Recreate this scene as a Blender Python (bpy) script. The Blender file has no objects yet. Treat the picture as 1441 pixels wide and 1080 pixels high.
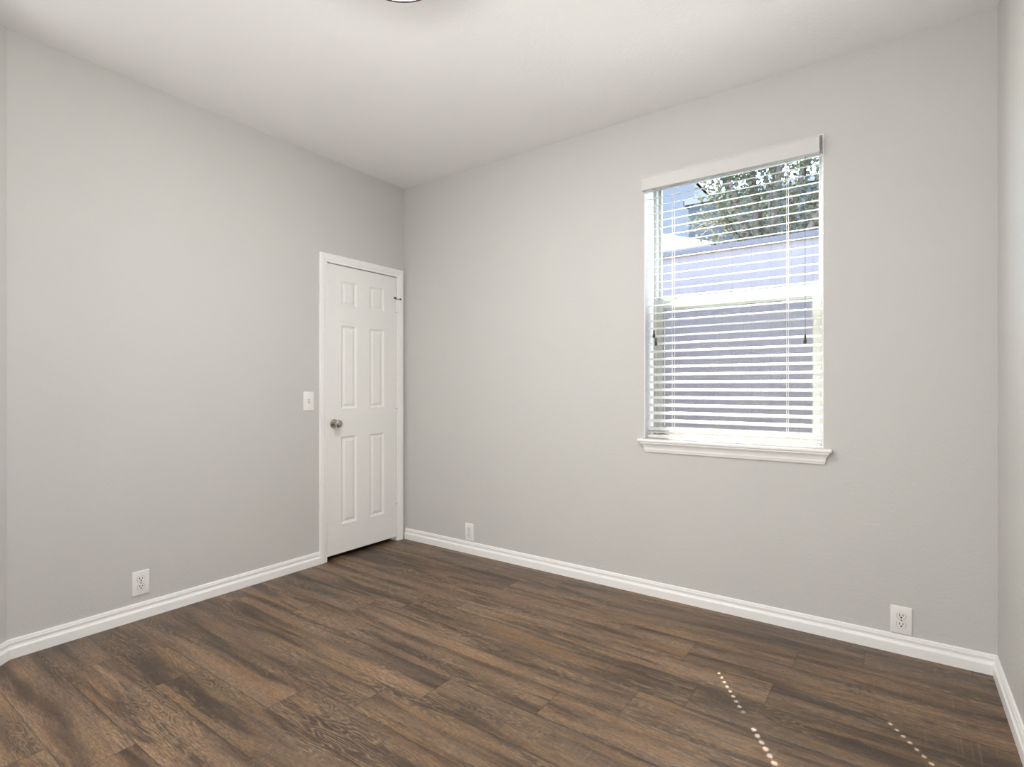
import bpy, bmesh, math, random
from mathutils import Vector, Matrix

S = bpy.context.scene
COL = S.collection
R = math.radians

# ------------------------------------------------------------------ camera
cd = bpy.data.cameras.new('camera'); cam = bpy.data.objects.new('camera', cd); COL.objects.link(cam)
cam.location = (3.158, -2.968, 1.185)
cam.rotation_euler = (R(90), 0, R(35.5))
cd.sensor_width = 36; cd.lens = 760 / 1441 * 36; cd.shift_y = 5.5 / 1441; cd.clip_start = .02
S.camera = cam

# ------------------------------------------------------------------ sky, sun, fill lamps, exposure
SUN_DIR = Vector((.445, -.707, -1.10)).normalized()      # the way the light travels
w = bpy.data.worlds.new('sky'); S.world = w; w.use_nodes = True
nt = w.node_tree; nt.nodes.clear()
sky = nt.nodes.new('ShaderNodeTexSky'); sky.sky_type = 'NISHITA'; sky.sun_disc = False
sky.sun_elevation = math.asin(-SUN_DIR.z); sky.sun_rotation = math.atan2(-SUN_DIR.x, -SUN_DIR.y)
sky.altitude = 200; sky.air_density = 1.0; sky.dust_density = 1.5; sky.ozone_density = 1.5
bg = nt.nodes.new('ShaderNodeBackground'); bg.inputs[1].default_value = 2.1
out = nt.nodes.new('ShaderNodeOutputWorld')
nt.links.new(sky.outputs[0], bg.inputs[0]); nt.links.new(bg.outputs[0], out.inputs[0])
sl = bpy.data.lights.new('sun', 'SUN'); sl.energy = 62.0; sl.angle = R(.45); sl.color = (1, .965, .92)
so = bpy.data.objects.new('sun', sl); COL.objects.link(so); so.rotation_euler = SUN_DIR.to_track_quat('-Z', 'Y').to_euler()
# fill lamp added in the doorway of the angled wall, left of the camera
al = bpy.data.lights.new('doorway_fill', 'AREA'); al.shape = 'RECTANGLE'; al.size = .86; al.size_y = 1.9; al.energy = 13
al.color = (1, .985, .965)
ao = bpy.data.objects.new('doorway_fill', al); COL.objects.link(ao); ao.location = (.12, -3.10, 1.05); ao.rotation_euler = (R(90), 0, R(-45))
# fill lamp added in an invented rear-wall opening, behind the camera
rl = bpy.data.lights.new('rear_fill', 'AREA'); rl.shape = 'RECTANGLE'; rl.size = 1.9; rl.size_y = 2.2; rl.energy = 32; rl.color = (1, .985, .965)
ro = bpy.data.objects.new('rear_fill', rl); COL.objects.link(ro); ro.location = (2.30, -3.22 - .30, 1.48); ro.rotation_euler = (R(90), 0, 0)
S.view_settings.view_transform = 'Standard'; S.view_settings.look = 'None'
S.view_settings.exposure = 0.20; S.view_settings.gamma = 1; S.view_settings.use_curve_mapping = False

# ------------------------------------------------------------------ helpers
class MB:
    """collects shapes into one mesh"""
    def __init__(s): s.bm = bmesh.new(); s.mi = 0
    def faces(s, vs, fs):
        v = [s.bm.verts.new(p) for p in vs]
        r = []
        for f in fs:
            try: q = s.bm.faces.new([v[i] for i in f]); q.material_index = s.mi; r.append(q)
            except ValueError: pass
        return r
    def box(s, a, b, bev=0, seg=2):
        (x0, y0, z0), (x1, y1, z1) = [tuple(map(min, a, b)), tuple(map(max, a, b))]
        vs = [(x, y, z) for z in (z0, z1) for y in (y0, y1) for x in (x0, x1)]
        if not bev:
            s.faces(vs, [(0, 2, 3, 1), (4, 5, 7, 6), (0, 1, 5, 4), (2, 6, 7, 3), (0, 4, 6, 2), (1, 3, 7, 5)]); return
        t = bmesh.new()
        v = [t.verts.new(p) for p in vs]
        for f in [(0, 2, 3, 1), (4, 5, 7, 6), (0, 1, 5, 4), (2, 6, 7, 3), (0, 4, 6, 2), (1, 3, 7, 5)]: t.faces.new([v[i] for i in f])
        bmesh.ops.bevel(t, geom=t.edges[:] , offset=bev, segments=seg, affect='EDGES', profile=.5)
        s.merge(t)
    def merge(s, t, M=None):
        t.verts.index_update()
        vs = [(M @ v.co if M else v.co.copy()) for v in t.verts]
        s.faces(vs, [[v.index for v in f.verts] for f in t.faces]); t.free()
    def lathe(s, prof, M=None, n=24):
        """prof: (r, h) list, about local Z"""
        M = M or Matrix()
        vs, fs = [], []
        for r, h in prof:
            for k in range(n):
                a = 2 * math.pi * k / n
                vs.append(M @ Vector((max(r, 1e-5) * math.cos(a), max(r, 1e-5) * math.sin(a), h)))
        for i in range(len(prof) - 1):
            for k in range(n):
                k2 = (k + 1) % n
                fs.append((i * n + k, i * n + k2, (i + 1) * n + k2, (i + 1) * n + k))
        fs.append(tuple(reversed(range(n)))); fs.append(tuple((len(prof) - 1) * n + k for k in range(n)))
        s.faces(vs, fs)
    def tube(s, pts, r, n=8):
        pts = [Vector(p) for p in pts]
        rr = r if isinstance(r, (list, tuple)) else [r] * len(pts)
        vs, fs = [], []
        for i, p in enumerate(pts):
            d = (pts[min(i + 1, len(pts) - 1)] - pts[max(i - 1, 0)]).normalized()
            u = d.orthogonal().normalized() if abs(d.z) < .9 else d.cross(Vector((0, 1, 0))).normalized()
            v = d.cross(u)
            for k in range(n):
                a = 2 * math.pi * k / n
                vs.append(p + rr[i] * (math.cos(a) * u + math.sin(a) * v))
        for i in range(len(pts) - 1):
            for k in range(n):
                k2 = (k + 1) % n
                fs.append((i * n + k, i * n + k2, (i + 1) * n + k2, (i + 1) * n + k))
        fs.append(tuple(reversed(range(n)))); fs.append(tuple((len(pts) - 1) * n + k for k in range(n)))
        s.faces(vs, fs)
    def sweep(s, prof, p0, p1, nrm, m0=0., m1=0.):
        """closed profile (d, z) swept from p0 to p1; m: how far each end is mitred per unit d"""
        p0, p1, nrm = Vector(p0), Vector(p1), Vector(nrm)
        d = (p1 - p0).normalized(); n = len(prof)
        vs = [p0 + nrm * a + Vector((0, 0, z)) + d * (a * m0) for a, z in prof] + \
             [p1 + nrm * a + Vector((0, 0, z)) - d * (a * m1) for a, z in prof]
        fs = [(i, (i + 1) % n, n + (i + 1) % n, n + i) for i in range(n)] + [tuple(reversed(range(n))), tuple(range(n, 2 * n))]
        s.faces(vs, fs)
    def build(s, name, mats, parent=None, smooth=False, loc=None):
        me = bpy.data.meshes.new(name)
        bmesh.ops.recalc_face_normals(s.bm, faces=s.bm.faces[:])
        s.bm.to_mesh(me); s.bm.free()
        for m in (mats if isinstance(mats, (list, tuple)) else [mats]): me.materials.append(m)
        if smooth:
            for p in me.polygons: p.use_smooth = True
            try: me.set_sharp_from_angle(angle=R(35))
            except Exception: pass
        o = bpy.data.objects.new(name, me); COL.objects.link(o)
        if parent is not None: o.parent = parent
        if loc: o.location = loc
        return o

def empty(name, loc, rz=0):
    o = bpy.data.objects.new(name, None); COL.objects.link(o); o.empty_display_size = .05
    o.location = loc; o.rotation_euler = (0, 0, rz); return o
def tag(o, label=None, cat=None, kind=None, group=None):
    if label: o['label'] = label
    if cat: o['category'] = cat
    if kind: o['kind'] = kind
    if group: o['group'] = group
    return o
def copy_thing(o, parent=None):
    c = o.copy(); COL.objects.link(c)
    if parent is not None: c.parent = parent
    for ch in list(o.children): copy_thing(ch, c)
    return c

# ------------------------------------------------------------------ materials
class NT:
    def __init__(s, name):
        s.m = bpy.data.materials.new(name); s.m.use_nodes = True; s.t = s.m.node_tree; s.t.nodes.clear()
        s.out = s.n('ShaderNodeOutputMaterial')
    def n(s, typ, **kw):
        o = s.t.nodes.new(typ)
        for k, v in kw.items():
            if k.startswith('i_'): o.inputs[k[2:].replace('_', ' ')].default_value = v
            else: setattr(o, k, v)
        return o
    def l(s, a, b): s.t.links.new(a, b)
    def math(s, op, a, b=None, c=None):
        o = s.n('ShaderNodeMath', operation=op)
        for i, v in enumerate((a, b, c)):
            if v is None: continue
            if hasattr(v, 'links'): s.l(v, o.inputs[i])
            else: o.inputs[i].default_value = v
        return o.outputs[0]
    def ramp(s, fac, stops, interp='LINEAR'):
        o = s.n('ShaderNodeValToRGB'); r = o.color_ramp; r.interpolation = interp
        while len(r.elements) < len(stops): r.elements.new(.5)
        for e, (p, c) in zip(r.elements, stops):
            e.position = p; e.color = (c if len(c) == 4 else (*c, 1)) if isinstance(c, tuple) else (c, c, c, 1)
        s.l(fac, o.inputs[0]); return o.outputs[0]
    def mix(s, fac, a, b, blend='MIX'):
        o = s.n('ShaderNodeMix', data_type='RGBA', blend_type=blend)
        for sock, v in ((o.inputs[0], fac), (o.inputs[6], a), (o.inputs[7], b)):
            if hasattr(v, 'links'): s.l(v, sock)
            else: sock.default_value = v if not isinstance(v, tuple) or len(v) == 4 else (*v, 1)
        return o.outputs[2]
    def noise(s, vec, scale, detail=2, rough=.5, dist=0):
        o = s.n('ShaderNodeTexNoise'); o.inputs['Scale'].default_value = scale; o.inputs['Detail'].default_value = detail
        o.inputs['Roughness'].default_value = rough; o.inputs['Distortion'].default_value = dist
        if vec is not None: s.l(vec, o.inputs['Vector'])
        return o.outputs['Fac']
    def bsdf(s, col=(.8, .8, .8), rough=.5, metal=0., spec=.5, normal=None):
        b = s.n('ShaderNodeBsdfPrincipled')
        for nm, v in (('Base Color', col), ('Roughness', rough), ('Metallic', metal), ('Specular IOR Level', spec)):
            if hasattr(v, 'links'): s.l(v, b.inputs[nm])
            else: b.inputs[nm].default_value = (*v, 1) if isinstance(v, tuple) else v
        if normal is not None: s.l(normal, b.inputs['Normal'])
        s.l(b.outputs[0], s.out.inputs[0]); return b
    def bump(s, h, strength, dist):
        o = s.n('ShaderNodeBump'); o.inputs['Strength'].default_value = strength; o.inputs['Distance'].default_value = dist
        s.l(h, o.inputs['Height']); return o.outputs[0]
    def obj(s): return s.n('ShaderNodeTexCoord').outputs['Object']

def plain(name, col, rough=.5, metal=0., spec=.5, var=.04, scale=30):
    t = NT(name); f = t.noise(t.obj(), scale, 3)
    c = t.mix(t.ramp(f, [(.3, 0.), (.7, 1.)]), tuple(x * (1 - var) for x in col), tuple(min(1, x * (1 + var)) for x in col))
    t.bsdf(c, rough, metal, spec); return t.m
def paint(name, col, tex, dist, rough=.6, spec=.25):
    """rolled wall paint over an orange-peel texture"""
    t = NT(name); v = t.obj()
    h = t.math('ADD', t.noise(v, tex, 3, .55), t.math('MULTIPLY', t.noise(v, tex * 3, 2), .35))
    c = t.mix(t.noise(v, 3.0, 3), tuple(x * .985 for x in col), tuple(x * 1.015 for x in col))
    t.bsdf(c, rough, 0, spec, t.bump(h, .5, dist)); return t.m

M_wall = paint('greige_wall_paint', (.60, .594, .572), 75, .0022)
M_ceil = paint('white_ceiling_paint', (.91, .91, .90), 60, .0025, .8, .1)
M_trim = plain('white_semigloss_trim', (.90, .895, .88), .32, 0, .45, .01)
M_door = plain('white_door_paint', (.86, .855, .835), .38, 0, .4, .01)
M_plate = plain('white_plastic_plate', (.86, .85, .83), .3, 0, .5, .01)
M_dark = plain('dark_slot', (.02, .018, .016), .5)
M_nickel = plain('satin_nickel', (.50, .47, .43), .26, 1., .5, .06, 60)
M_bronze = plain('bronze_rim', (.10, .075, .065), .38, 1., .5, .1)
M_vinyl = plain('white_vinyl', (.38, .395, .365), .35, 0, .4, .01)
def slat_mat():
    t = NT('white_faux_wood_slat'); b = t.n('ShaderNodeBsdfPrincipled'); b.inputs['Base Color'].default_value = (.87, .86, .83, 1); b.inputs['Roughness'].default_value = .38
    tl = t.n('ShaderNodeBsdfTranslucent'); tl.inputs[0].default_value = (.85, .83, .80, 1)
    mx = t.n('ShaderNodeMixShader'); mx.inputs[0].default_value = .30
    t.l(b.outputs[0], mx.inputs[1]); t.l(tl.outputs[0], mx.inputs[2]); t.l(mx.outputs[0], t.out.inputs[0]); return t.m
M_slat = slat_mat()
M_valance = plain('cream_valance', (.66, .65, .63), .45, 0, .3, .01)
M_cord = plain('white_blind_cord', (.72, .69, .62), .8)
M_tassel = plain('dark_wood_tassel', (.045, .036, .03), .5)
M_shell = plain('plain_backing', (.45, .44, .42), .8)
M_outer = plain('dark_outer_wall', (.10, .085, .08), .9, 0, .2, .2, 12)
M_gap = plain('gap_shade_grey', (.42, .41, .40), .7)
M_gasket = plain('grey_weatherstrip', (.20, .22, .20), .7)

def glass_mat():
    t = NT('clear_pane'); tr = t.n('ShaderNodeBsdfTransparent'); tr.inputs[0].default_value = (.96, .975, .97, 1)
    gl = t.n('ShaderNodeBsdfGlossy'); gl.inputs['Roughness'].default_value = .02
    fr = t.n('ShaderNodeFresnel'); ge = t.n('ShaderNodeNewGeometry')
    # the same reflectance on both faces of the thin pane
    t.l(t.math('ADD', t.math('MULTIPLY', ge.outputs['Backfacing'], 1 / 1.07 - 1.07), 1.07), fr.inputs[0])
    mx = t.n('ShaderNodeMixShader'); t.l(fr.outputs[0], mx.inputs[0]); t.l(tr.outputs[0], mx.inputs[1]); t.l(gl.outputs[0], mx.inputs[2])
    t.l(mx.outputs[0], t.out.inputs[0]); return t.m
M_glass = glass_mat()
def screen_mat():
    t = NT('insect_mesh'); tr = t.n('ShaderNodeBsdfTransparent'); df = t.n('ShaderNodeBsdfDiffuse'); df.inputs[0].default_value = (.10, .10, .11, 1)
    mx = t.n('ShaderNodeMixShader'); mx.inputs[0].default_value = .42
    t.l(tr.outputs[0], mx.inputs[1]); t.l(df.outputs[0], mx.inputs[2]); t.l(mx.outputs[0], t.out.inputs[0]); return t.m
M_screen = screen_mat()
def lampglass():
    t = NT('lit_frosted_glass'); b = t.bsdf((.9, .88, .84), .3)
    b.inputs['Emission Color'].default_value = (1, .985, .965, 1); b.inputs['Emission Strength'].default_value = 112.0; return t.m
M_lamp = lampglass()

# wood-look vinyl planks. UV: u = metres along the plank, v = metres across it; colour attribute 'plank': random per plank
PW, PL = .181, 1.53
def floor_mat():
    t = NT('brown_plank_floor')
    uv = t.n('ShaderNodeUVMap', uv_map='plank_uv').outputs[0]
    at = t.n('ShaderNodeAttribute', attribute_name='plank').outputs['Color']
    sr = t.n('ShaderNodeSeparateColor'); t.l(at, sr.inputs[0]); r1, r2, r3 = sr.outputs
    sx = t.n('ShaderNodeSeparateXYZ'); t.l(uv, sx.inputs[0]); u, v = sx.outputs[0], sx.outputs[1]
    def vec(fu, fv, seed, k):
        c = t.n('ShaderNodeCombineXYZ')
        t.l(t.math('MULTIPLY', u, fu), c.inputs[0]); t.l(t.math('MULTIPLY', v, fv), c.inputs[1])
        t.l(t.math('MULTIPLY', seed, k), c.inputs[2]); return c.outputs[0]
    # broad smoky streaks along the plank
    streak = t.noise(vec(1.15, 13, r1, 91), 1, 3, .55, .35)
    base = t.ramp(streak, [(.30, (.048, .029, .019)), (.42, (.092, .058, .038)), (.52, (.158, .104, .071)), (.62, (.208, .141, .100)), (.76, (.262, .182, .130))])
    tan = t.ramp(t.noise(vec(1.7, 16, r2, 53), 1, 2, .5, .3), [(.52, 0.), (.68, 1.)])
    base = t.mix(t.math('MULTIPLY', tan, .72), base, (.265, .165, .085))
    gry = t.ramp(t.noise(vec(1.3, 11, r3, 77), 1, 2, .5, .4), [(.50, 0.), (.66, 1.)])
    base = t.mix(t.math('MULTIPLY', gry, .5), base, (.150, .112, .090))
    smoke = t.ramp(t.noise(vec(1.9, 19, r3, 31), 1, 2, .5, .5), [(.54, 0.), (.66, 1.)])
    base = t.mix(t.math('MULTIPLY', smoke, .75), base, (.045, .029, .021))
    # plank to plank tint
    tint = t.ramp(r2, [(0., (.84, .84, .84)), (.35, (1.0, .97, .94)), (.7, (1.10, 1.07, 1.04)), (1., (1.28, 1.28, 1.28))])
    base = t.mix(1.0, base, tint, 'MULTIPLY')
    # cathedral figure: contour lines of a stretched noise
    n = t.noise(vec(2.6, 17, r1, 143), 1, 2, .5, .3)
    ring = t.math('ABSOLUTE', t.math('SUBTRACT', t.math('FRACT', t.math('MULTIPLY', n, 15)), .5))
    line = t.ramp(ring, [(.0, 1.), (.16, .35), (.30, 0.)])
    patch = t.ramp(t.noise(vec(2.2, 8, r2, 61), 1, 1), [(.46, 0.), (.60, 1.)])
    grain = t.noise(vec(22, 420, r1, 17), 1, 3, .6)
    base = t.mix(t.math('MULTIPLY', t.math('MULTIPLY', line, patch), .58), base, (.33, .245, .165))
    dk = t.ramp(ring, [(.36, 0.), (.5, 1.)])
    base = t.mix(t.math('MULTIPLY', t.math('MULTIPLY', dk, patch), .38), base, (.075, .050, .037))
    g = t.ramp(grain, [(.30, .52), (.5, 1.0), (.72, 1.50)])
    base = t.mix(.85, base, g, 'MULTIPLY')
    fl = t.noise(vec(70, 170, r3, 29), 1, 2, .6)
    base = t.mix(.7, base, t.ramp(fl, [(.3, .64), (.5, 1.), (.7, 1.36)]), 'MULTIPLY')
    # saw marks across some planks
    saw = t.ramp(t.noise(vec(115, 2.5, r2, 19), 1, 1, .5, .2), [(.60, 0.), (.74, 1.)])
    sm = t.ramp(t.noise(vec(2.2, 13, r1, 37), 1, 1), [(.55, 0.), (.66, 1.)])
    base = t.mix(t.math('MULTIPLY', t.math('MULTIPLY', saw, sm), .38), base, (.36, .27, .20))
    # pores
    por = t.ramp(t.noise(vec(26, 60, r3, 7), 1, 1), [(.74, 0.), (.80, 1.)])
    base = t.mix(t.math('MULTIPLY', por, .6), base, (.03, .022, .018))
    # bevelled seams
    vm = t.math('MINIMUM', v, t.math('SUBTRACT', PW, v)); um = t.math('MINIMUM', u, t.math('SUBTRACT', PL, u))
    e = t.math('MINIMUM', vm, um)
    seam = t.ramp(e, [(.0, 1.), (.0012, .85), (.0026, 0.)])
    base = t.mix(t.math('MULTIPLY', seam, .6), base, (.022, .016, .013))
    h = t.math('SUBTRACT', t.math('ADD', t.math('MULTIPLY', grain, .35), t.math('MULTIPLY', fl, .35)), t.math('MULTIPLY', seam, 1.5))
    rough = t.ramp(grain, [(.3, .45), (.7, .39)])
    t.bsdf(t.mix(1., base, (.85, .795, .69), 'MULTIPLY'), rough, 0, .62, t.bump(h, .09, .0010)); return t.m
M_floor = floor_mat()

# ------------------------------------------------------------------ room sizes
W, HC, YR = 3.494, 2.746, -3.22           # width, ceiling height, rear wall
WX0, WX1, WZ0, WZ1 = 1.976, 2.871, .874, 2.398   # window opening
DY0, DY1, DZ = -.712, -.083, 2.038        # door opening in the left wall
YC = -2.33                                # where the angled wall begins
CXE, CYE = YR - YC, YR                    # the angled wall runs 45 degrees to the rear wall
AX = -(YR - YC)                           # its x at the rear wall

# ------------------------------------------------------------------ floor: planks, each with its own random colour
rng = random.Random(7)
def build_floor():
    bm = bmesh.new(); uvl = bm.loops.layers.uv.new('plank_uv'); cl = bm.loops.layers.float_color.new('plank')
    # x of one end joint in each row, counted from the window wall
    joints = [.35, 1.51, 1.27, .87, 1.225, .985, .807, .56, .15, 1.52, 1.265, .764, .368, 1.1, .886, .2, 1.3, .7, .45]
    x0, x1, y1 = -.80, W + .14, YR - .7
    ytop = -.06 + PW
    for r in range(-1, 23):
        yt = -.06 + PW - PW * r
        yb = yt - PW
        if yb < y1: break
        j = joints[(r) % len(joints)]
        k = math.floor((x0 - j) / PL)
        while j + k * PL < x1:
            a, b = j + k * PL, j + (k + 1) * PL
            c = (rng.random(), rng.random(), rng.random(), 1)
            ca, cb = max(a, x0), min(b, x1)
            if cb - ca > .001:
                q = [(ca, yb), (cb, yb), (cb, yt), (ca, yt)]
                f = bm.faces.new([bm.verts.new((x, y, 0)) for x, y in q])
                for lp, (x, y) in zip(f.loops, q):
                    lp[uvl].uv = (x - a, y - yb); lp[cl] = c
            k += 1
    # slab under the planks
    me = bpy.data.meshes.new('floor'); 
    v = [bm.verts.new(p) for p in [(x0, y1, -.02), (x1, y1, -.02), (x1, .12, -.02), (x0, .12, -.02)]]
    bm.faces.new(v[::-1])
    bm.to_mesh(me); bm.free(); me.materials.append(M_floor)
    o = bpy.data.objects.new('floor', me); COL.objects.link(o)
    return tag(o, 'brown wood-look plank floor of the empty room', 'floor', 'structure')
build_floor()

# ------------------------------------------------------------------ ceiling and walls
m = MB(); m.box((-.85, YR - .7, HC), (W + .15, .15, HC + .12))
tag(m.build('ceiling', M_ceil), 'white textured ceiling over the whole room', 'ceiling', 'structure')

m = MB()   # window wall, with its opening
T = .21
for t0, t1, k in ((0, .12, 0), (.12, T, 1)):      # painted inside; dark outer layer added to limit bounce onto the fence
    m.mi = k
    m.box((-.15, t0, 0), (WX0, t1, HC)); m.box((WX1, t0, 0), (W + .15, t1, HC))
    m.box((WX0, t0, 0), (WX1, t1, WZ0)); m.box((WX0, t0, WZ1), (WX1, t1, HC))
m.mi = 1; m.box((-6, T, -.2), (-.15, T - .1, HC)); m.box((W + .15, T, -.2), (10, T - .1, HC)); m.box((-.15, .02, -.2), (W + .15, T, 0))
tag(m.build('wall_back', [M_wall, M_outer]), 'greige wall with the window, to the right of the corner', 'wall', 'structure')

m = MB()   # door wall
m.box((-.12, YC - .05, 0), (0, DY0 - .02, HC)); m.box((-.12, DY1 + .02, 0), (0, 0, HC)); m.box((-.12, DY0 - .02, DZ + .02), (0, DY1 + .02, HC))
tag(m.build('wall_left', M_wall), 'greige wall with the white door, left of the corner', 'wall', 'structure')

m = MB()   # angled wall at the far left edge of the picture, with a doorway opened for the fill lamp
def slab45(a, b, z0, z1, d0=0., d1=.11):
    p = lambda t, d: (t * s45 - d * s45, YC - t * s45 - d * s45)
    q = [p(a, d0), p(b, d0), p(b, d1), p(a, d1)]
    m.faces([(x, y, z0) for x, y in q] + [(x, y, z1) for x, y in q], [(0, 1, 5, 4), (1, 2, 6, 5), (2, 3, 7, 6), (3, 0, 4, 7), (0, 3, 2, 1), (4, 5, 6, 7)])
s45 = math.sqrt(.5); LEN = AX / s45
slab45(0, .17, 0, HC); slab45(LEN - .17, LEN, 0, HC); slab45(.17, LEN - .17, 2.5, HC)
tag(m.build('wall_angled', M_wall), 'sliver of angled greige wall at the left picture edge', 'wall', 'structure')

m = MB(); m.box((W, YR - .15, 0), (W + .12, 0, HC))
tag(m.build('wall_right', M_wall), 'brightly lit greige wall at the right picture edge', 'wall', 'structure')

m = MB()   # rear wall; its wide opening is invented to hold a fill lamp
m.box((AX - .1, YR - .12, 0), (1.34, YR, HC)); m.box((3.26, YR - .12, 0), (W, YR, HC)); m.box((1.34, YR - .12, 2.64), (3.26, YR, HC))
tag(m.build('wall_rear', M_wall), 'rear wall of the room behind the camera', 'wall', 'structure')

m = MB()   # added alcoves that box in the two fill lamps and shut out sky
m.box((1.22, YR - .62, 0), (3.40, YR - .55, HC)); m.box((1.22, YR - .55, 0), (1.29, YR - .12, HC)); m.box((3.33, YR - .55, 0), (3.40, YR - .12, HC))
slab45(-.1, LEN + .1, 0, HC, .52, .60); slab45(-.1, -.02, 0, HC, .1, .52); slab45(LEN + .02, LEN + .1, 0, HC, .1, .52)
tag(m.build('wall_alcove', M_shell), 'added alcove walls around the two fill lamps behind the camera', 'wall', 'structure')

m = MB()   # closet behind the door
m.box((-.80, -1.3, 0), (-.76, .1, HC)); m.box((-.76, -1.34, 0), (-.12, -1.3, HC)); m.box((-.76, .06, 0), (-.12, .1, HC))
tag(m.build('wall_closet', M_shell), 'closet walls behind the white door', 'wall', 'structure')

# ------------------------------------------------------------------ baseboards
BB = [(0, 0), (.016, 0), (.016, .040), (.0150, .044), (.0110, .048), (.0085, .054), (.0080, .060), (.0105, .062), (.0108, .070), (.0085, .072), (.0085, .077), (.0060, .082), (0, .083)]
s2 = math.sqrt(.5); t45 = math.tan(R(22.5))
def board(name, segs, label):
    m = MB()
    for a in segs: m.sweep(BB, *a)
    return tag(m.build(name, M_trim), label, 'baseboard', 'structure')
board('baseboard_left', [((0, YC, 0), (0, DY0 - .054, 0), (1, 0, 0), t45, 0)], 'white moulded baseboard under the left wall up to the door')
board('baseboard_angled', [((.16 * s2, YC - .16 * s2, 0), (0, YC, 0), (s2, s2, 0), 0, t45)], 'short white baseboard at the lower left picture corner')
board('baseboard_back', [((.019, 0, 0), (W, 0, 0), (0, -1, 0), 0, 1)], 'white moulded baseboard under the window wall')
board('baseboard_right', [((W, 0, 0), (W, YR, 0), (-1, 0, 0), 1, 0)], 'white baseboard at the lower right picture edge')

# ------------------------------------------------------------------ door
def raised_panel(m, y0, y1, z0, z1):
    """one moulded panel of the door: ogee slope down, flat, slope back up to a raised field. Face at x = 0."""
    rings = [(0, 0), (.006, -.0045), (.014, -.0085), (.020, -.0085), (.034, -.0025), (.036, -.002)]
    vs, fs = [], []
    for d, x in rings: vs += [(x, y0 + d, z0 + d), (x, y1 - d, z0 + d), (x, y1 - d, z1 - d), (x, y0 + d, z1 - d)]
    for i in range(len(rings) - 1):
        for k in range(4):
            k2 = (k + 1) % 4
            fs.append((i * 4 + k, i * 4 + k2, i * 4 + 4 + k2, i * 4 + 4 + k))
    n = 4 * (len(rings) - 1); fs.append((n, n + 1, n + 2, n + 3))
    m.faces(vs, fs)
def build_door():
    y0, y1, z0, z1 = DY0 + .006, DY1 - .003, .030, DZ - .005
    m = MB()
    ys = [y0, -.592, -.458, -.342, -.207, y1]
    zs = [z0, .229, .842, 1.036, 1.618, 1.756, 1.930, z1]
    # stiles and rails as one face grid with the six panel holes filled by moulded panels
    for i in range(5):
        for k in range(7):
            a, b, c, d = ys[i], ys[i + 1], zs[k], zs[k + 1]
            if i in (1, 3) and k in (1, 3, 5): raised_panel(m, a, b, c, d)
            else: m.faces([(0, a, c), (0, b, c), (0, b, d), (0, a, d)], [(0, 1, 2, 3)])
    X = -.035
    m.faces([(0, y0, z0), (0, y1, z0), (0, y1, z1), (0, y0, z1), (X, y0, z0), (X, y1, z0), (X, y1, z1), (X, y0, z1)],
            [(0, 4, 5, 1), (1, 5, 6, 2), (2, 6, 7, 3), (3, 7, 4, 0), (4, 7, 6, 5)])
    bmesh.ops.remove_doubles(m.bm, verts=m.bm.verts[:], dist=1e-5)
    door = m.build('door_1', M_door)
    tag(door, 'closed white six-panel door beside the room corner', 'door', 'structure')
    # knob
    k = MB(); M = Matrix.Translation((0, -.652, .936)) @ Matrix.Rotation(R(90), 4, 'Y')
    k.lathe([(.0, .024), (.011, .024), (.011, .030), (.015, .034), (.0225, .040), (.0265, .047), (.0275, .053), (.0255, .060), (.019, .065), (.010, .0675), (.0, .068)], M, 28)
    kn = tag(k.build('door_knob', M_nickel, door, True), 'round satin nickel door knob')
    k = MB(); k.lathe([(.0, .0002), (.032, .0002), (.032, .003), (.029, .007), (.020, .009), (.013, .012), (.0115, .026), (0, .026)], M, 28)
    k.build('knob_rose', M_nickel, kn, True)
    # hinges
    hs = []
    for zc in (1.815, 1.072, .335):
        k = MB()
        for q in range(5): k.lathe([(0, -.0088), (.0058, -.0088), (.0058, .0088), (0, .0088)], Matrix.Translation((.0055, y1 + .002, zc + (q - 2) * .018)), 12)
        hobj = k.build('hinge', M_trim, door, True); hs.append(hobj)
        k = MB(); k.lathe([(0, -.004), (.0035, -.004), (.0045, -.001), (.0045, .001), (0, .002)], Matrix.Translation((.0055, y1 + .002, zc - .048)), 12)
        k.build('hinge_pin', M_nickel, hobj, True)
    # hinge-pin door stop: a ring over the top hinge pin, two arms with bumpers
    k = MB(); zc = 1.868; yh = y1 + .002
    k.lathe([(.006, -.003), (.011, -.003), (.011, .003), (.006, .003)], Matrix.Translation((.0055, yh, zc)), 16)
    k.tube([(.010, yh - .006, zc), (.030, yh - .030, zc), (.033, yh - .040, zc)], .0032, 10)
    k.tube([(.012, yh + .004, zc), (.026, yh + .018, zc)], .0032, 10)
    st = tag(k.build('hinge_stop', M_nickel, door, True), 'small metal hinge pin door stop')
    k = MB()
    k.tube([(.033, yh - .036, zc), (.040, yh - .054, zc)], .0075, 12); k.tube([(.024, yh + .015, zc), (.030, yh + .023, zc)], .0065, 12)
    k.build('bumper', M_dark, st, True)
build_door()

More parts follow.
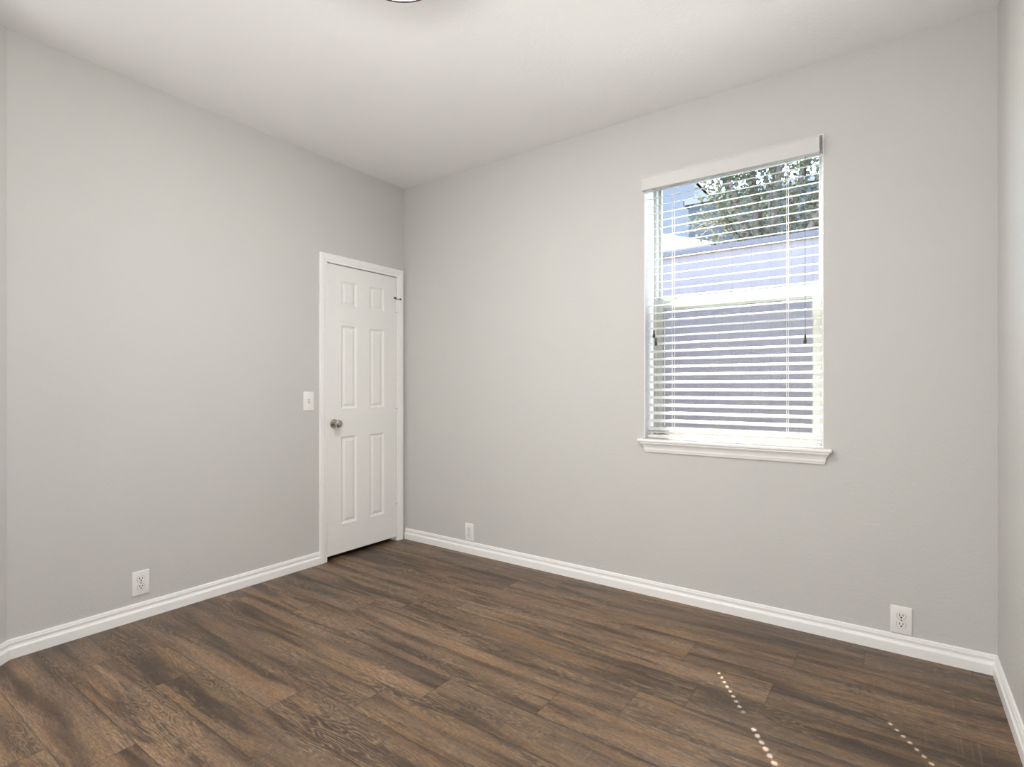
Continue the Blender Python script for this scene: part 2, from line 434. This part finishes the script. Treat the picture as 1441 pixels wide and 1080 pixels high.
# casing and jamb
def build_casing():
    pr = [(0, 0), (.0095, 0), (.0105, .004), (.0105, .012), (.0135, .018), (.0165, .030), (.0175, .044), (.0175, .053), (.0150, .057), (0, .057)]   # (projection, across)
    rev = .001
    a0, a1, zt = DY0 - rev, DY1 + rev, DZ + rev
    m = MB()
    n = len(pr)
    def path(p):      # p across -> outline corner points, going up left, across the top, down right
        return lambda d, x: None
    stations = [lambda c: (a0 - c, 0), lambda c: (a0 - c, zt + c), lambda c: (a1 + c, zt + c), lambda c: (a1 + c, 0)]
    vs = []
    for st in stations:
        for x, c in pr:
            y, z = st(c); vs.append((x, y, z))
    fs = []
    for i in range(3):
        for k in range(n):
            k2 = (k + 1) % n
            fs.append((i * n + k, i * n + k2, (i + 1) * n + k2, (i + 1) * n + k))
    fs.append(tuple(range(n))); fs.append(tuple(range(3 * n, 4 * n)))
    m.faces(vs, fs)
    o = m.build('trim_1', M_trim); tag(o, 'white moulded casing around the closed door', 'door casing', 'structure')
    j = MB()
    j.box((-.12, DY0 - .02, 0), (-.0005, DY0, DZ)); j.box((-.12, DY1, 0), (-.0005, DY1 + .02, DZ)); j.box((-.12, DY0 - .02, DZ), (-.0005, DY1 + .02, DZ + .02))
    j.box((-.075, DY0, 0), (-.037, DY0 + .010, DZ)); j.box((-.075, DY1 - .010, 0), (-.037, DY1, DZ)); j.box((-.075, DY0, DZ - .010), (-.037, DY1, DZ))
    j.build('door_jamb', M_trim, o)
build_casing()

# ------------------------------------------------------------------ wall plates
def make_outlet():
    t = empty('wall_outlet', (0, 0, 0))        # plate in the local XZ plane, facing local -Y
    m = MB(); m.box((-.0395, -.0062, -.0615), (.0395, .001, .0615), .0035, 3); m.build('cover_plate', M_plate, t, True)
    for dz in (.0195, -.0195):
        m = MB(); pts = []
        for k in range(28):                    # round face with flattened top and bottom
            a = 2 * math.pi * k / 28; pts.append((.0172 * math.cos(a), max(-.0143, min(.0143, .0172 * math.sin(a)))))
        n = len(pts)
        m.faces([(x, -.0061, z + dz) for x, z in pts] + [(x, -.0078, z + dz) for x, z in pts] + [(x * .95, -.0083, z * .95 + dz) for x, z in pts],
                [(i, (i + 1) % n, n + (i + 1) % n, n + i) for i in range(n)] + [(n + i, n + (i + 1) % n, 2 * n + (i + 1) % n, 2 * n + i) for i in range(n)] + [tuple(range(2 * n, 3 * n))])
        r = m.build('receptacle', M_plate, t)
        m = MB()
        m.box((-.0080, -.0087, dz + .0000), (-.0048, -.0080, dz + .0090)); m.box((.0048, -.0087, dz + .0010), (.0078, -.0080, dz + .0084))
        m.lathe([(0, -.0003), (.0034, -.0004), (.0034, .0004), (0, .0003)], Matrix.Translation((0, -.0083, dz - .0062)) @ Matrix.Rotation(R(90), 4, 'X'), 14)
        m.build('slots', M_dark, r)
        m = MB(); pp = pts  # flat grey ring, painted for the shade around the receptacle
        m.faces([(x * 1.09, -.00635, z * 1.09 + dz) for x, z in pp] + [(x, -.00635, z + dz) for x, z in pp], [(i, (i + 1) % n, n + (i + 1) % n, n + i) for i in range(n)])
        m.build('painted_gap_shade', M_gap, r)
    m = MB(); m.lathe([(0, 0), (.0032, 0), (.0030, .0012), (0, .0016)], Matrix.Translation((0, -.0062, 0)) @ Matrix.Rotation(R(90), 4, 'X'), 14)
    m.build('plate_screw', M_nickel, t, True)
    return t
oa = make_outlet(); oa.location = (0, -1.820, .184); oa.rotation_euler.z = R(90)
tag(oa, 'white duplex outlet low on the left wall, left of the light switch', 'outlet', None, 'white duplex wall outlets')
ob = copy_thing(oa); ob.location = (.669, 0, .151); ob.rotation_euler.z = 0
tag(ob, 'small white outlet near the room corner, right of the door', 'outlet')
oc = copy_thing(oa); oc.location = (3.1725, 0, .148); oc.rotation_euler.z = 0
tag(oc, 'white outlet below and right of the window, near right corner', 'outlet')

sw = empty('light_switch', (0, -.850, 1.095), R(90))
tag(sw, 'white single toggle light switch left of the door casing', 'light switch')
m = MB(); m.box((-.0385, -.0062, -.0625), (.0385, .001, .0625), .0035, 3); m.build('cover_plate', M_plate, sw, True)
m = MB(); m.box((-.0052, -.0066, -.012), (.0052, -.0058, .012)); m.build('toggle_slot', M_gasket, sw)
m = MB(); m.faces([(x, y, z) for x in (-.0042, .0042) for y, z in ((-.006, -.0075), (-.006, .006), (-.0165, .0115), (-.0175, .0055))],
                  [(0, 1, 2, 3), (7, 6, 5, 4), (0, 4, 5, 1), (1, 5, 6, 2), (2, 6, 7, 3), (3, 7, 4, 0)]); m.build('toggle', M_plate, sw)
for dz in (.030, -.030):
    m = MB(); m.lathe([(0, 0), (.0030, 0), (.0028, .0012), (0, .0015)], Matrix.Translation((0, -.0062, dz)) @ Matrix.Rotation(R(90), 4, 'X'), 14)
    m.build('plate_screw', M_plate, sw, True)

# ------------------------------------------------------------------ window
win = empty('window_1', ((WX0 + WX1) / 2, .17, WZ0)); tag(win, 'white single-hung vinyl window behind the slatted blind', 'window', 'structure')
def wbuild(m, name, mat, par=win, smooth=False):
    o = m.build(name, mat, None, smooth)
    o.parent = par
    # keep world coordinates: meshes are written in world space
    o.matrix_parent_inverse = Matrix.Translation(win.location).inverted()
    return o
def ring(m, x0, x1, z0, z1, wl, wr, wb, wt, ya, yb, bev=.002):
    m.box((x0, ya, z0), (x0 + wl, yb, z1), bev); m.box((x1 - wr, ya, z0), (x1, yb, z1), bev)
    m.box((x0 + wl, ya, z0), (x1 - wr, yb, z0 + wb), bev); m.box((x0 + wl, ya, z1 - wt), (x1 - wr, yb, z1), bev)
ZS = .892     # top of the sill board
m = MB(); ring(m, WX0, WX1, WZ0, WZ1, .022, .022, .030, .014, .132, .205); wbuild(m, 'window_frame', M_vinyl)
m = MB(); ring(m, WX0 + .022, WX1 - .022, 1.668, WZ1 - .014, .015, .015, .045, .018, .172, .197); us = wbuild(m, 'upper_sash', M_vinyl)
m = MB(); m.box((WX0 + .040, .183, 1.70), (WX1 - .040, .187, WZ1 - .025)); wbuild(m, 'upper_pane', M_glass, us).matrix_parent_inverse = Matrix()
m = MB(); ring(m, WX0 + .022, WX1 - .022, WZ0 + .03, 1.700, .040, .040, .050, .052, .140, .168); ls = wbuild(m, 'lower_sash', M_vinyl)
m = MB(); m.box((WX0 + .056, .152, WZ0 + .07), (WX1 - .056, .156, 1.66)); wbuild(m, 'lower_pane', M_glass, ls).matrix_parent_inverse = Matrix()
m = MB(); ring(m, WX0 + .061, WX1 - .061, WZ0 + .078, 1.650, .004, .004, .004, .014, .1385, .1405, 0); wbuild(m, 'glazing_bead', M_gasket, ls).matrix_parent_inverse = Matrix()
for dx in (.10, -.10):
    m = MB(); xc = (WX0 + WX1) / 2 + dx * 3.2
    m.box((xc - .024, .142, 1.700), (xc + .024, .166, 1.706), .002); m.box((xc - .006, .134, 1.706), (xc + .020, .150, 1.714), .003)
    wbuild(m, 'sash_lock', M_vinyl, ls).matrix_parent_inverse = Matrix()
m = MB(); ring(m, WX0 + .0225, WX1 - .0225, WZ0 + .035, 1.690, .010, .010, .012, .012, .198, .203, 0); sc = wbuild(m, 'screen_frame', M_vinyl)
m = MB(); m.faces([(WX0 + .03, .2005, WZ0 + .04), (WX1 - .03, .2005, WZ0 + .04), (WX1 - .03, .2005, 1.685), (WX0 + .03, .2005, 1.685)], [(0, 1, 2, 3)])
wbuild(m, 'insect_screen', M_screen, sc).matrix_parent_inverse = Matrix()
# white painted returns around the opening, with a rounded nose at the room side
m = MB()
for x0, x1 in ((WX0 - .001, WX0 + .004), (WX1 - .004, WX1 + .001)): m.box((x0, -.0015, ZS), (x1, .131, WZ1), .0015)
m.box((WX0 + .004, -.0015, WZ1 - .004), (WX1 - .004, .131, WZ1 + .001)); wbuild(m, 'window_return', M_trim)
# sill board with eared ends, apron of cove moulding mitred back to the wall below
m = MB(); m.box((WX0 + .0005, -.02, ZS - .018), (WX1 - .0005, .131, ZS)); m.box((1.943, -.036, ZS - .018), (2.909, -.0005, ZS), .006, 3)
sill = wbuild(m, 'window_sill', M_trim, win, True)
def apron():
    pr = [(0, ZS - .018), (.030, ZS - .018), (.030, ZS - .024), (.027, ZS - .028), (.0215, ZS - .034), (.0165, ZS - .043), (.0135, ZS - .052), (.0130, ZS - .060), (.0105, ZS - .066), (.0085, ZS - .074), (0, ZS - .076)]
    m = MB(); n = len(pr)
    xl, xr = 1.990, 2.868
    vs = [(xl - (d * 1.0 + (z - pr[-1][1]) * .0), -d, z) for d, z in pr] + [(xr + d, -d, z) for d, z in pr]
    vs = [(v[0], v[1] - .0002, v[2]) for v in vs]
    m.faces(vs, [(i, (i + 1) % n, n + (i + 1) % n, n + i) for i in range(n)] + [tuple(range(n)), tuple(range(n, 2 * n))])
    o = wbuild(m, 'sill_apron', M_trim, sill); o.matrix_parent_inverse = Matrix()
apron()

# ------------------------------------------------------------------ blind
bl = empty('window_blind', ((WX0 + WX1) / 2, .03, WZ1)); tag(bl, 'white two-inch slatted blind with open slats inside the window', 'window blind')
BI = Matrix.Translation(bl.location).inverted()
def bbuild(m, name, mat, par=None, smooth=False):
    o = m.build(name, mat, par or bl, smooth)
    if par is None: o.matrix_parent_inverse = BI
    return o
SX0, SX1 = WX0 + .008, WX1 - .012
YS, HALF, TILT, PITCH, ZT = .050, .0254, R(15.5), .0442, 2.319
HOLES = (2.118, 2.700)
m = MB()   # moulded valance with short returns
vp = [(0, 0), (.010, 0), (.012, .004), (.012, .058), (.010, .064), (.013, .068), (.013, .073), (0, .074)]
vx0, vx1, vy = 1.975, 2.858, -.029
n = len(vp)
m.faces([(vx0, vy - d, 2.304 + z * 1.10) for d, z in vp] + [(vx1, vy - d, 2.304 + z * 1.10) for d, z in vp],
        [(i, (i + 1) % n, n + (i + 1) % n, n + i) for i in range(n)] + [tuple(range(n)), tuple(range(n, 2 * n))])
m.box((vx0, vy, 2.304), (vx0 + .008, -.002, 2.377)); m.box((vx1 - .008, vy, 2.304), (vx1, .01, 2.377))
bbuild(m, 'valance', M_valance)
m = MB(); m.box((SX0, .022, 2.337), (SX1, .080, 2.390), .003); bbuild(m, 'headrail', M_slat)
m = MB(); c, s = math.cos(TILT), math.sin(TILT); NS = 31
def slat(m, z, tilt, holes=True):
    c, s = math.cos(tilt), math.sin(tilt)
    # cross stations over the depth: local a from room edge (-) to outside edge (+), slight crown
    def P(x, a, up):
        crown = .0024 * (1 - (a / HALF) ** 2)
        return (x, YS + a * c - (crown + up) * s, z + a * s + (crown + up) * c)
    def slab(x0, x1, a0, a1, k):
        A = [a0 + (a1 - a0) * i / k for i in range(k + 1)]
        vs = [P(x, a, u) for x in (x0, x1) for u in (0, .0022) for a in A]
        q = k + 1; fs = []
        for i in range(k):
            fs += [(i, i + 1, 2 * q + i + 1, 2 * q + i), (q + i, 3 * q + i, 3 * q + i + 1, q + i + 1), (i, q + i, q + i + 1, i + 1), (2 * q + i, 2 * q + i + 1, 3 * q + i + 1, 3 * q + i)]
        fs += [(0, 2 * q, 3 * q, q), (k, q + k, 3 * q + k, 2 * q + k)]
        m.faces(vs, fs)
    xs = SX0
    if holes:
        for hx in HOLES:
            slab(xs, hx - .0032, -HALF, HALF, 4)
            slab(hx - .0032, hx + .0032, -HALF, -.0075, 1); slab(hx - .0032, hx + .0032, .0075, HALF, 1)
            xs = hx + .0032
    slab(xs, SX1, -HALF, HALF, 4)
zs_list = [ZT - PITCH * i for i in range(NS)]
for z in zs_list: slat(m, z, TILT, z > 1.08)
slat(m, .948, R(14), False); slat(m, .930, R(9), False)
bbuild(m, 'slats', M_slat)
m = MB(); m.box((SX0, YS - .026, .897), (SX1, YS + .026, .914), .003); bbuild(m, 'bottom_rail', M_slat)
for hx in HOLES:
    m = MB(); dx = .008
    for a in (-1, 1):
        m.tube([(hx + dx, YS + a * (HALF * c + .001), .914), (hx + dx, YS + a * (HALF * c + .001), 2.345)], .0007, 6)
    for z in zs_list: m.tube([(hx + dx, YS - HALF * c, z - HALF * s - .0012), (hx + dx, YS + HALF * c, z + HALF * s - .0012)], .0006, 5)
    bbuild(m, 'ladder_cord', M_cord)
    m = MB(); m.tube([(hx + .0025, YS + .006, .912), (hx + .0025, YS + .006, 2.345)], .0007, 6); bbuild(m, 'lift_cord', M_cord)
def pull(x, y, zt, extra=None, name='pull_cord'):
    m = MB(); m.tube([(x, y, zt + .02), (x, y, 2.345)], .0009, 6); o = bbuild(m, name, M_cord if extra is None else M_tassel)
    m = MB(); m.lathe([(0, -.022), (.006, -.021), (.0082, -.014), (.0075, -.006), (.0045, .004), (.0042, .012), (.0050, .018), (.0035, .022), (0, .022)], Matrix.Translation((x, y, zt)), 16)
    bbuild(m, 'tassel', M_tassel, o, True)
    if extra:
        m = MB(); m.lathe([(0, -.018), (.0050, -.018), (.0055, -.012), (.0055, .014), (.0045, .019), (0, .020)], Matrix.Translation((x, y, extra)), 16)
        bbuild(m, 'cord_condenser', M_tassel, o, True)
pull(2.794, -.006, 1.418, 2.232)
pull(2.034, -.004, 1.487, None, 'tilt_cord'); pull(2.045, -.006, 1.443, None, 'tilt_cord')

# ------------------------------------------------------------------ ceiling lamp (only the far edge of its rim is in the picture)
LX, LY, LZ = 1.72, -1.66, HC
lt = empty('ceiling_light', (LX, LY, LZ)); tag(lt, 'round flush ceiling light with dark rim cut by top edge', 'ceiling light')
m = MB(); m.lathe([(0, 0), (.150, 0), (.168, -.012), (.172, -.060), (.172, -.084), (.168, -.088), (.161, -.086), (.159, -.060), (0, -.050)], None, 64); m.build('rim', M_bronze, lt, True)
m = MB(); m.lathe([(.158, -.066), (.154, -.082), (.140, -.094), (.100, -.117), (.050, -.136), (.0, -.144)], None, 64); m.build('glass_bowl', M_lamp, lt, True)
m = MB(); m.lathe([(0, -.143), (.012, -.144), (.012, -.149), (.006, -.154), (.007, -.159), (0, -.163)], None, 20); m.build('finial', M_bronze, lt, True)

# ------------------------------------------------------------------ outdoors
def planks_mat(name, col, wdt):
    t = NT(name); v = t.obj(); sx = t.n('ShaderNodeSeparateXYZ'); t.l(v, sx.inputs[0])
    f = t.math('FRACT', t.math('DIVIDE', sx.outputs[0], wdt)); g = t.ramp(f, [(0., .82), (.03, 1.), (.97, 1.), (1., .82)])
    mp = t.n('ShaderNodeMapping'); t.l(v, mp.inputs[0]); mp.inputs['Scale'].default_value = (14, 14, 1.2)
    c = t.mix(t.noise(mp.outputs[0], 2, 3), tuple(x * .88 for x in col), tuple(x * 1.08 for x in col))
    t.bsdf(t.mix(1., c, g, 'MULTIPLY'), .8, 0, .2); return t.m
M_fence = planks_mat('pale_weathered_boards', (.37, .345, .345), .14)
M_shing = plain('tan_roof_shingle', (.036, .027, .026), .9, 0, .2, .18, 9)
M_fascia = plain('grey_fascia', (.22, .205, .21), .7)
M_cap = plain('grey_cap_board', (.20, .185, .19), .8)
M_stucco = plain('light_stucco', (.30, .29, .29), .9)
M_siding = plain('blue_grey_siding', (.070, .072, .086), .8, 0, .3, .05, 3)
M_siding2 = plain('grey_blue_roofing', (.05, .053, .062), .8, 0, .3, .05, 3)
M_siding3 = plain('pale_blue_siding', (.165, .158, .165), .8, 0, .3, .05, 3)
M_bark = plain('grey_bark', (.16, .13, .11), .9, 0, .2, .25, 20)
M_soil = plain('side_yard_ground', (.16, .145, .125), .95, 0, .1, .2, 4)
def leaf_mat():
    t = NT('grey_green_leaf'); f = t.noise(t.obj(), 6, 2)
    c = t.mix(f, (.070, .078, .048), (.125, .130, .095))
    d = t.n('ShaderNodeBsdfDiffuse'); tl = t.n('ShaderNodeBsdfTranslucent'); mx = t.n('ShaderNodeMixShader'); mx.inputs[0].default_value = .30
    t.l(c, d.inputs[0]); t.l(t.mix(.5, c, (.07, .085, .03)), tl.inputs[0]); t.l(d.outputs[0], mx.inputs[1]); t.l(tl.outputs[0], mx.inputs[2]); t.l(mx.outputs[0], t.out.inputs[0]); return t.m
M_leaf = leaf_mat()

m = MB(); m.box((-30, .25, -.35), (30, 45, -.20)); tag(m.build('ground', M_soil), 'dry ground of the side yard outside the window', 'ground', 'structure')
YF, FT = 1.5, 2.28
fe = empty('fence', (2, YF, -.2)); tag(fe, 'tall pale board fence right outside the window', 'fence')
FI = Matrix.Translation(fe.location).inverted()
m = MB(); m.box((-6, YF, -.2), (9, YF + .02, FT)); o = m.build('board_panel', M_fence, fe); o.matrix_parent_inverse = FI
m = MB(); m.box((-6, YF - .03, FT), (9, YF + .05, FT + .04)); o = m.build('cap_rail', M_cap, fe); o.matrix_parent_inverse = FI
for k in range(7):
    m = MB(); xk = -5.5 + 2.2 * k; m.box((xk, YF + .02, -.2), (xk + .09, YF + .11, FT - .02)); o = m.build('post', M_fence, fe); o.matrix_parent_inverse = FI

def house(name, label, x0, x1, y0, y1, zg, ze, slope, over, mw, mr, win_list=()):
    h = empty(name, ((x0 + x1) / 2, (y0 + y1) / 2, zg)); tag(h, label, 'house'); HI = Matrix.Translation(h.location).inverted()
    m = MB(); m.box((x0, y0, zg), (x1, y1, ze)); m.build('wall', mw, h).matrix_parent_inverse = HI
    a0, a1, b0, b1 = x0 - over, x1 + over, y0 - over, y1 + over
    d = min(a1 - a0, b1 - b0) / 2; zr = ze + d * slope
    if a1 - a0 > b1 - b0: rg = [(a0 + d, (b0 + b1) / 2, zr), (a1 - d, (b0 + b1) / 2, zr)]
    else: rg = [((a0 + a1) / 2, b0 + d, zr), ((a0 + a1) / 2, b1 - d, zr)]
    m = MB()
    vs = [(a0, b0, ze), (a1, b0, ze), (a1, b1, ze), (a0, b1, ze)] + rg
    if a1 - a0 > b1 - b0: fs = [(0, 1, 5, 4), (1, 2, 5), (2, 3, 4, 5), (3, 0, 4)]
    else: fs = [(0, 1, 4), (1, 2, 5, 4), (2, 3, 5), (3, 0, 4, 5)]
    m.faces(vs, fs + [(3, 2, 1, 0)]); m.build('roof', mr, h).matrix_parent_inverse = HI
    m = MB()
    for p, q in (((a0, b0), (a1, b0 + .03)), ((a0, b1 - .03), (a1, b1)), ((a0, b0), (a0 + .03, b1)), ((a1 - .03, b0), (a1, b1))):
        m.box((p[0], p[1], ze - .20), (q[0], q[1], ze + .01))
    m.build('fascia', M_fascia, h).matrix_parent_inverse = HI
    for (wx0, wx1, wz0, wz1) in win_list:
        m = MB(); ring(m, wx0, wx1, wz0, wz1, .06, .06, .06, .06, y0 - .03, y0 + .02, 0); f = m.build('house_window', M_vinyl, h); f.matrix_parent_inverse = HI
        m = MB(); m.box((wx0 + .05, y0 - .01, wz0 + .05), (wx1 - .05, y0 + .01, wz1 - .05)); m.build('pane', M_dark, f)
    return h
house('neighbor_house', 'low house with tan hip roof rising behind the fence', -11, .65, 5.4, 15, -.2, 3.26, .5, .40, M_stucco, M_shing)
house('two_story_house', 'blue-grey two-story house far behind the tree', -3.41, 12, 18, 27, -.2, 8.4, .25, .15, M_siding, M_siding2)
house('pale_backdrop', 'added pale blue house covering the bright sky behind the tan roof', -24, -5.0, 24, 34, -.2, 11.5, .25, .0, M_siding3, M_siding2)  # added to cover sky that would render white

def make_tree(name, label, loc, crown, nleaf, seed, lsize):
    rg = random.Random(seed)
    t = empty(name, loc); tag(t, label, 'tree')
    m = MB(); tips = []
    top = crown[0][0][2]
    m.tube([(0, 0, 0), (.03, .02, 1.2), (-.02, .03, top * .62)], [.13, .10, .075], 10)
    for (cx, cy, cz), rr in crown:
        base = Vector((-.01, .025, top * .60)) if cz > top * .6 else Vector((.02, .02, 1.3))
        mid = (base + Vector((cx, cy, cz))) / 2 + Vector((rg.uniform(-.1, .1), rg.uniform(-.1, .1), .1))
        m.tube([base, mid, (cx, cy, cz)], [.06, .04, .022], 7)
        for k in range(7):
            a = Vector((rg.gauss(0, 1), rg.gauss(0, 1), rg.gauss(.3, 1))).normalized() * rr * .85
            m.tube([(cx, cy, cz), Vector((cx, cy, cz)) + a * .5 + Vector((0, 0, .05)), Vector((cx, cy, cz)) + a], [.018, .011, .004], 5)
    m.build('trunk', M_bark, t, True)
    m = MB()
    tot = sum(r ** 2 for _, r in crown)
    for (cx, cy, cz), rr in crown:
        for k in range(int(nleaf * rr ** 2 / tot)):
            d = Vector((rg.gauss(0, 1), rg.gauss(0, 1), rg.gauss(0, 1))).normalized()
            p = Vector((cx, cy, cz)) + d * rr * (rg.random() ** .45) 
            ax = Vector((rg.gauss(0, 1), rg.gauss(0, 1), rg.gauss(-.3, .7))).normalized(); u = ax.orthogonal().normalized()
            u = Matrix.Rotation(rg.random() * 6.28, 3, ax) @ u
            L = lsize * rg.uniform(.7, 1.3); wd = L * .32
            m.faces([p, p + ax * L * .45 + u * wd, p + ax * L, p + ax * L * .45 - u * wd], [(0, 1, 2, 3)])
    m.build('foliage', M_leaf, t)
    return t
K = .64
CROWN = [((0, 0, 4.7), .95), ((-.75, .1, 4.5), .75), ((.8, -.1, 4.6), .7), ((-.35, .2, 5.5), .9), ((.6, .1, 5.6), .55), ((-1.0, 0, 5.6), .6), ((.2, 0, 3.8), .8), ((1.3, .2, 4.1), .75), ((-.5, -.1, 3.7), .6), ((1.7, .1, 5.0), .5), ((.1, .1, 5.6), .75), ((-.7, -.2, 5.2), .6), ((.9, .2, 5.2), .55), ((-.6, .3, 6.0), .6), ((.3, -.1, 6.1), .6)]
make_tree('tree', 'leafy grey-green tree standing in front of the two-story house', (2.02, 3.6, -.2),
          [((x * K, y * K, (z - 4.7) * .72 + 3.5), r * K) for (x, y, z), r in CROWN], 9500, 4, .055)
